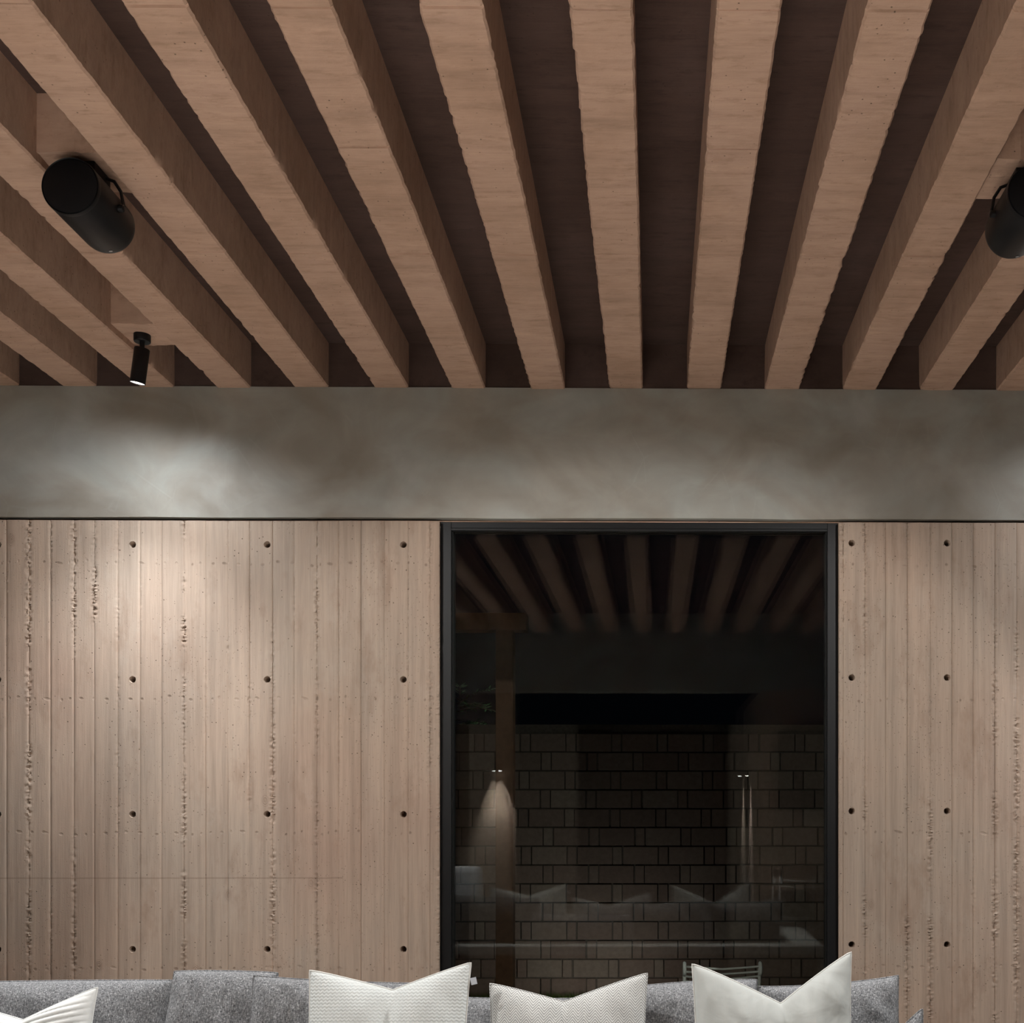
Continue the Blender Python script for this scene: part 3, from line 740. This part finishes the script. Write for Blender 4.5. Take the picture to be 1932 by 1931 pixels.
# ------------------------------------------------------------------ seats near the camera, seen in the glass
def scroll_chair(loc, rz, label, s=1.0, back=0.785, wdt=0.46):
    r = tag(empty('cord_chair', loc, rz), label, 'chair')
    hw = wdt / 2
    for sx in (-1, 1):
        pts = [(sx * hw, 0.25, 0.02), (sx * hw, 0.22, 0.30), (sx * hw, 0.26, back - 0.09)]
        for q in range(15):
            a = math.pi + q / 14 * 1.75 * math.pi; rr = 0.045 - 0.024 * q / 14
            pts.append((sx * hw, 0.305 + rr * math.cos(a), back - 0.045 - rr * math.sin(a)))
        MB().tube(pts, 0.010, 10).build('back_post', M['rope'], r, True)
        MB().tube([(sx * hw, -0.26, 0.0), (sx * hw, -0.24, 0.33)], 0.013, 10).build('leg', M['rope'], r, True)
        MB().tube([(sx * hw, 0.23, 0.33), (sx * hw, 0.0, 0.325), (sx * hw, -0.25, 0.33)], 0.012, 10).build('seat_rail', M['rope'], r, True)
    for q, zz in enumerate(np.linspace(0.40, back - 0.03, 7)):
        MB().tube([(-hw, 0.25 + 0.02 * (q > 4), zz), (-hw * 0.5, 0.285, zz - 0.006), (0, 0.29, zz - 0.012), (hw * 0.5, 0.285, zz - 0.006), (hw, 0.25 + 0.02 * (q > 4), zz)], 0.006, 6).build('back_cord', M['rope'], r, True)
    MB().box(-hw + 0.015, hw - 0.015, -0.25, 0.22, 0.325, 0.40, 0.02).build('seat_cushion', M['seatdark'], r)
    MB().box(-hw + 0.03, hw - 0.03, 0.185, 0.245, 0.41, back - 0.13, 0.02).build('back_pad', M['seatdark'], r)
    return r
scroll_chair((1.28, -0.25, 0), math.radians(200), 'white cord chair with scrolled back posts and dark cushions, mirrored in the glass', wdt=0.40)

ar = tag(empty('armchair', (-2.0, 0.0, 0), math.radians(180)), 'grey upholstered armchair mirrored at the edge of the glass', 'armchair')
MB().box(-0.38, 0.38, -0.38, 0.40, 0.08, 0.40, 0.03).build('seat_base', M['tweed'], ar)
MB().box(-0.36, 0.36, 0.20, 0.40, 0.40, 0.90, 0.05).build('backrest', M['tweed'], ar)
for s in (-1, 1):
    MB().box(s * 0.42 - 0.06, s * 0.42 + 0.06, -0.38, 0.40, 0.08, 0.60, 0.03).build('armrest', M['tweed'], ar)
    for yy in (-0.32, 0.34): MB().box(s * 0.34 - 0.02, s * 0.34 + 0.02, yy - 0.02, yy + 0.02, 0, 0.08).build('leg', M['wood'], ar)

tv = tag(empty('television', (2.02, YB + 0.17, 1.42), math.radians(8)), 'dark flat screen on a wall arm, mirrored in the glass', 'television')
MB().box(-0.74, 0.74, 0.0, 0.028, 0.0, 0.84, 0.004).build('screen', M['screen'], tv)
MB().box(-0.748, 0.748, -0.03, 0.0, -0.008, 0.848, 0.004).build('casing', M['black'], tv)
MB().box(-0.12, 0.12, -0.155, -0.03, 0.3, 0.5, 0.004).build('wall_arm', M['black'], tv)

# pier in the garden side opening and two small wall lamps
pier = wall('wall_pier', -2.45, -1.735, -3.95, -3.60, 0, 2.9, M['board'], 0.004)
def wall_lamp(loc, rz, label, power):
    r = tag(empty('wall_lamp', loc, rz), label, 'wall lamp')
    MB().box(-0.03, 0.03, 0.0, 0.012, -0.03, 0.09, 0.002).build('back_plate', M['black'], r)
    MB().lathe([(0.026, -0.01), (0.028, -0.008), (0.028, 0.08), (0.0, 0.085)], 28, Matrix.Translation((0, 0.045, 0))).build('shade', M['black'], r, True)
    MB().lathe([(0.0, -0.026), (0.012, -0.024), (0.020, -0.018), (0.022, -0.0105)], 24, Matrix.Translation((0, 0.045, 0))).build('bulb', M['lamp'], r)
    light('lamp_light', 'SPOT', r, (0, 0.05, -0.034), (math.radians(-4), 0, 0), power, spot_size=math.radians(46), spot_blend=0.6, shadow_soft_size=0.01)
wall_lamp((-1.93, -3.598, 1.93), 0, 'small lit wall lamp glowing on board-marked concrete, mirrored in the glass', 800)
wall_lamp((XJ - 0.0005, -3.25, 1.86), math.pi / 2, 'small lit wall lamp seen edge-on as a bright streak in the glass', 1500)

# ------------------------------------------------------------------ courtyard behind the glass
YK = 8.68
gnd = tag(MB().box(-3.4, 3.2, YW + 0.221, 13.0, -0.14, -0.015).build('garden_ground', M['soil']), kind='structure')
kw = tag(MB().box(-2.6, 2.4, YK + 0.012, YK + 0.15, -0.02, 2.085).build('garden_wall', M['mortar']), 'brown wall of upright bricks beyond the glass', 'brick wall')
hdr = MB().box(-0.034, 0.034, 0, 0.05, -0.067, 0.067, 0.004).build('brick', M['brick'], kw)
strt = MB().box(-0.1325, 0.1325, 0, 0.05, -0.067, 0.067, 0.004).build('brick', M['brick'], kw)
rnd = random.Random(7); first = {0: True, 1: True}; PER = 0.352
for c_ in range(14):
    zc = 0.065 + c_ * 0.1445 + 0.002
    off = -1.88 + (c_ % 2) * PER * 0.5 + rnd.uniform(-0.02, 0.02)
    for q in range(10):
        for kind, dx in ((0, 0.0), (1, 0.176)):
            src = hdr if kind == 0 else strt
            o = src if first[kind] else link(src.copy(), kw)
            first[kind] = False
            o.location = (off + q * PER + dx + rnd.uniform(-0.003, 0.003), YK - 0.002 + rnd.uniform(-0.003, 0.004), zc)
            o.rotation_euler = (0, rnd.uniform(-0.006, 0.006), rnd.uniform(-0.008, 0.008))
# grass
rng = np.random.default_rng(5); NB = 16000
gx = rng.uniform(-2.2, 2.0, NB); gy = YK - 0.05 - rng.random(NB) * 0.78
h = rng.uniform(0.03, 0.075, NB); an = rng.uniform(0, math.pi, NB); lx = rng.normal(0, 0.02, NB); ly = rng.normal(0, 0.02, NB)
dx, dy = np.cos(an) * 0.003, np.sin(an) * 0.003
z0_ = np.full(NB, -0.016)
V = np.stack([np.stack([gx - dx, gy - dy, z0_], -1), np.stack([gx + dx, gy + dy, z0_], -1), np.stack([gx + lx, gy + ly, z0_ + h], -1)], 1).reshape(-1, 3)
me = bpy.data.meshes.new('lawn_grass'); me.from_pydata(V.tolist(), [], [(3 * i, 3 * i + 1, 3 * i + 2) for i in range(NB)]); me.materials.append(M['grassm'])
tag(link(bpy.data.objects.new('lawn_grass', me)), 'short green grass at the foot of the brick wall', 'grass', kind='stuff')
# pergola
YP = 7.65
pg = tag(empty('pergola', (at(951, 1500, YP).x, YP, -0.015)), 'brown timber post and crossbeam standing in the courtyard', 'pergola')
px0, px1 = at(935, 1500, YP).x, at(968, 1500, YP).x; zb0, zb1 = at(900, 1189, YP).z, at(900, 1157, YP).z
def pgp(name, *a):
    o = MB().box(*a, 0.004).build(name, M['wood'], pg); o.matrix_parent_inverse = Matrix.Translation(-pg.location)
pgp('post', px0, px1, YP, YP + 0.12, -0.015, zb0)
pgp('crossbeam', -2.9, at(993, 1170, YP).x, YP - 0.01, YP + 0.13, zb0, zb1)
# courtyard chair
scroll_chair((at(1362, 1820, 6.3).x, 6.55, -0.015), math.radians(180), 'low cord chair back behind the glass, right above the grey cushions', back=0.60, wdt=0.42)
# shrub beyond the wall
def shrub(loc, label, h, spread, nl):
    r = tag(empty('feathery_shrub', loc), label, 'shrub'); rg = random.Random(3)
    lv = MB(); st = MB()
    st.tube([(0, 0, -0.01), (0.03, 0.02, h * 0.4), (0.0, 0.0, h * 0.75)], lambda t: 0.03 - 0.018 * t, 8)
    for q in range(46):
        a = rg.uniform(0, 2 * math.pi); zz = rg.uniform(0.55, 0.86) * h
        d = Vector((math.cos(a), math.sin(a), rg.uniform(0.0, 0.9))).normalized(); ln = rg.uniform(0.5, 1.0) * spread
        p0 = Vector((0, 0, zz)); pts = [p0 + d * (ln * t) + Vector((0, 0, -0.35 * ln * t * t)) for t in (0, 0.25, 0.5, 0.75, 1)]
        st.tube(pts, lambda t: 0.005 - 0.0035 * t, 5)
        for w_ in range(nl):
            t = 0.12 + 0.86 * w_ / nl; p = p0 + d * (ln * t) + Vector((0, 0, -0.35 * ln * t * t))
            sd = d.cross(Vector((0, 0, 1))).normalized() * (1 if w_ % 2 else -1)
            tip = p + sd * rg.uniform(0.04, 0.075) + d * 0.03 + Vector((0, 0, rg.uniform(-0.035, 0.015)))
            md = (p + tip) / 2; nrm = (tip - p).cross(Vector((rg.uniform(-0.4, 0.4), rg.uniform(-0.4, 0.4), 1))).normalized() * 0.009
            lv.add([p, md + nrm, tip, md - nrm], [(0, 1, 2, 3)])
    st.build('stems', M['bark'], r, True); tag(lv.build('foliage', M['leafm'], r, fix=False), kind='stuff')
    return r
shrub((at(880, 1330, 9.2).x - 0.05, 9.2, -0.015), 'dark green feathery shrub rising above the brick wall', 2.75, 0.42, 22)
def spike_light(loc, aim, label, power, size=110):
    r = tag(empty('spike_light', loc), label, 'garden light')
    MB().tube([(0, 0, -0.05), (0, 0, 0.07)], 0.006, 8).build('spike', M['black'], r, True)
    d = Vector(aim).normalized(); R = Matrix.Translation((0, 0, 0.08)) @ d.to_track_quat('Z', 'Y').to_matrix().to_4x4()
    MB().lathe([(0.0, -0.03), (0.02, -0.03), (0.024, 0.03), (0.021, 0.03), (0.019, 0.02)], 20, R).build('head', M['black'], r, True)
    MB().lathe([(0.0, 0.021), (0.019, 0.021)], 20, R).build('lens', M['lamp'], r)
    light('garden_light', 'SPOT', r, R @ Vector((0, 0, 0.035)), (-d).to_track_quat('Z', 'Y').to_euler(), power, spot_size=math.radians(size), spot_blend=1.0, shadow_soft_size=0.02)
spike_light((-0.38, 7.75, -0.015), (0, 1, 0.25), 'small garden light in the grass before the brick wall', 10.0, 160)
spike_light((at(880, 1330, 9.2).x + 0.1, 8.98, -0.015), (-0.25, 0.05, 1), 'added unseen garden light behind the brick wall, lighting the shrub', 80.0, 60)  # added lamp, hidden by the wall, there to brighten the leaves
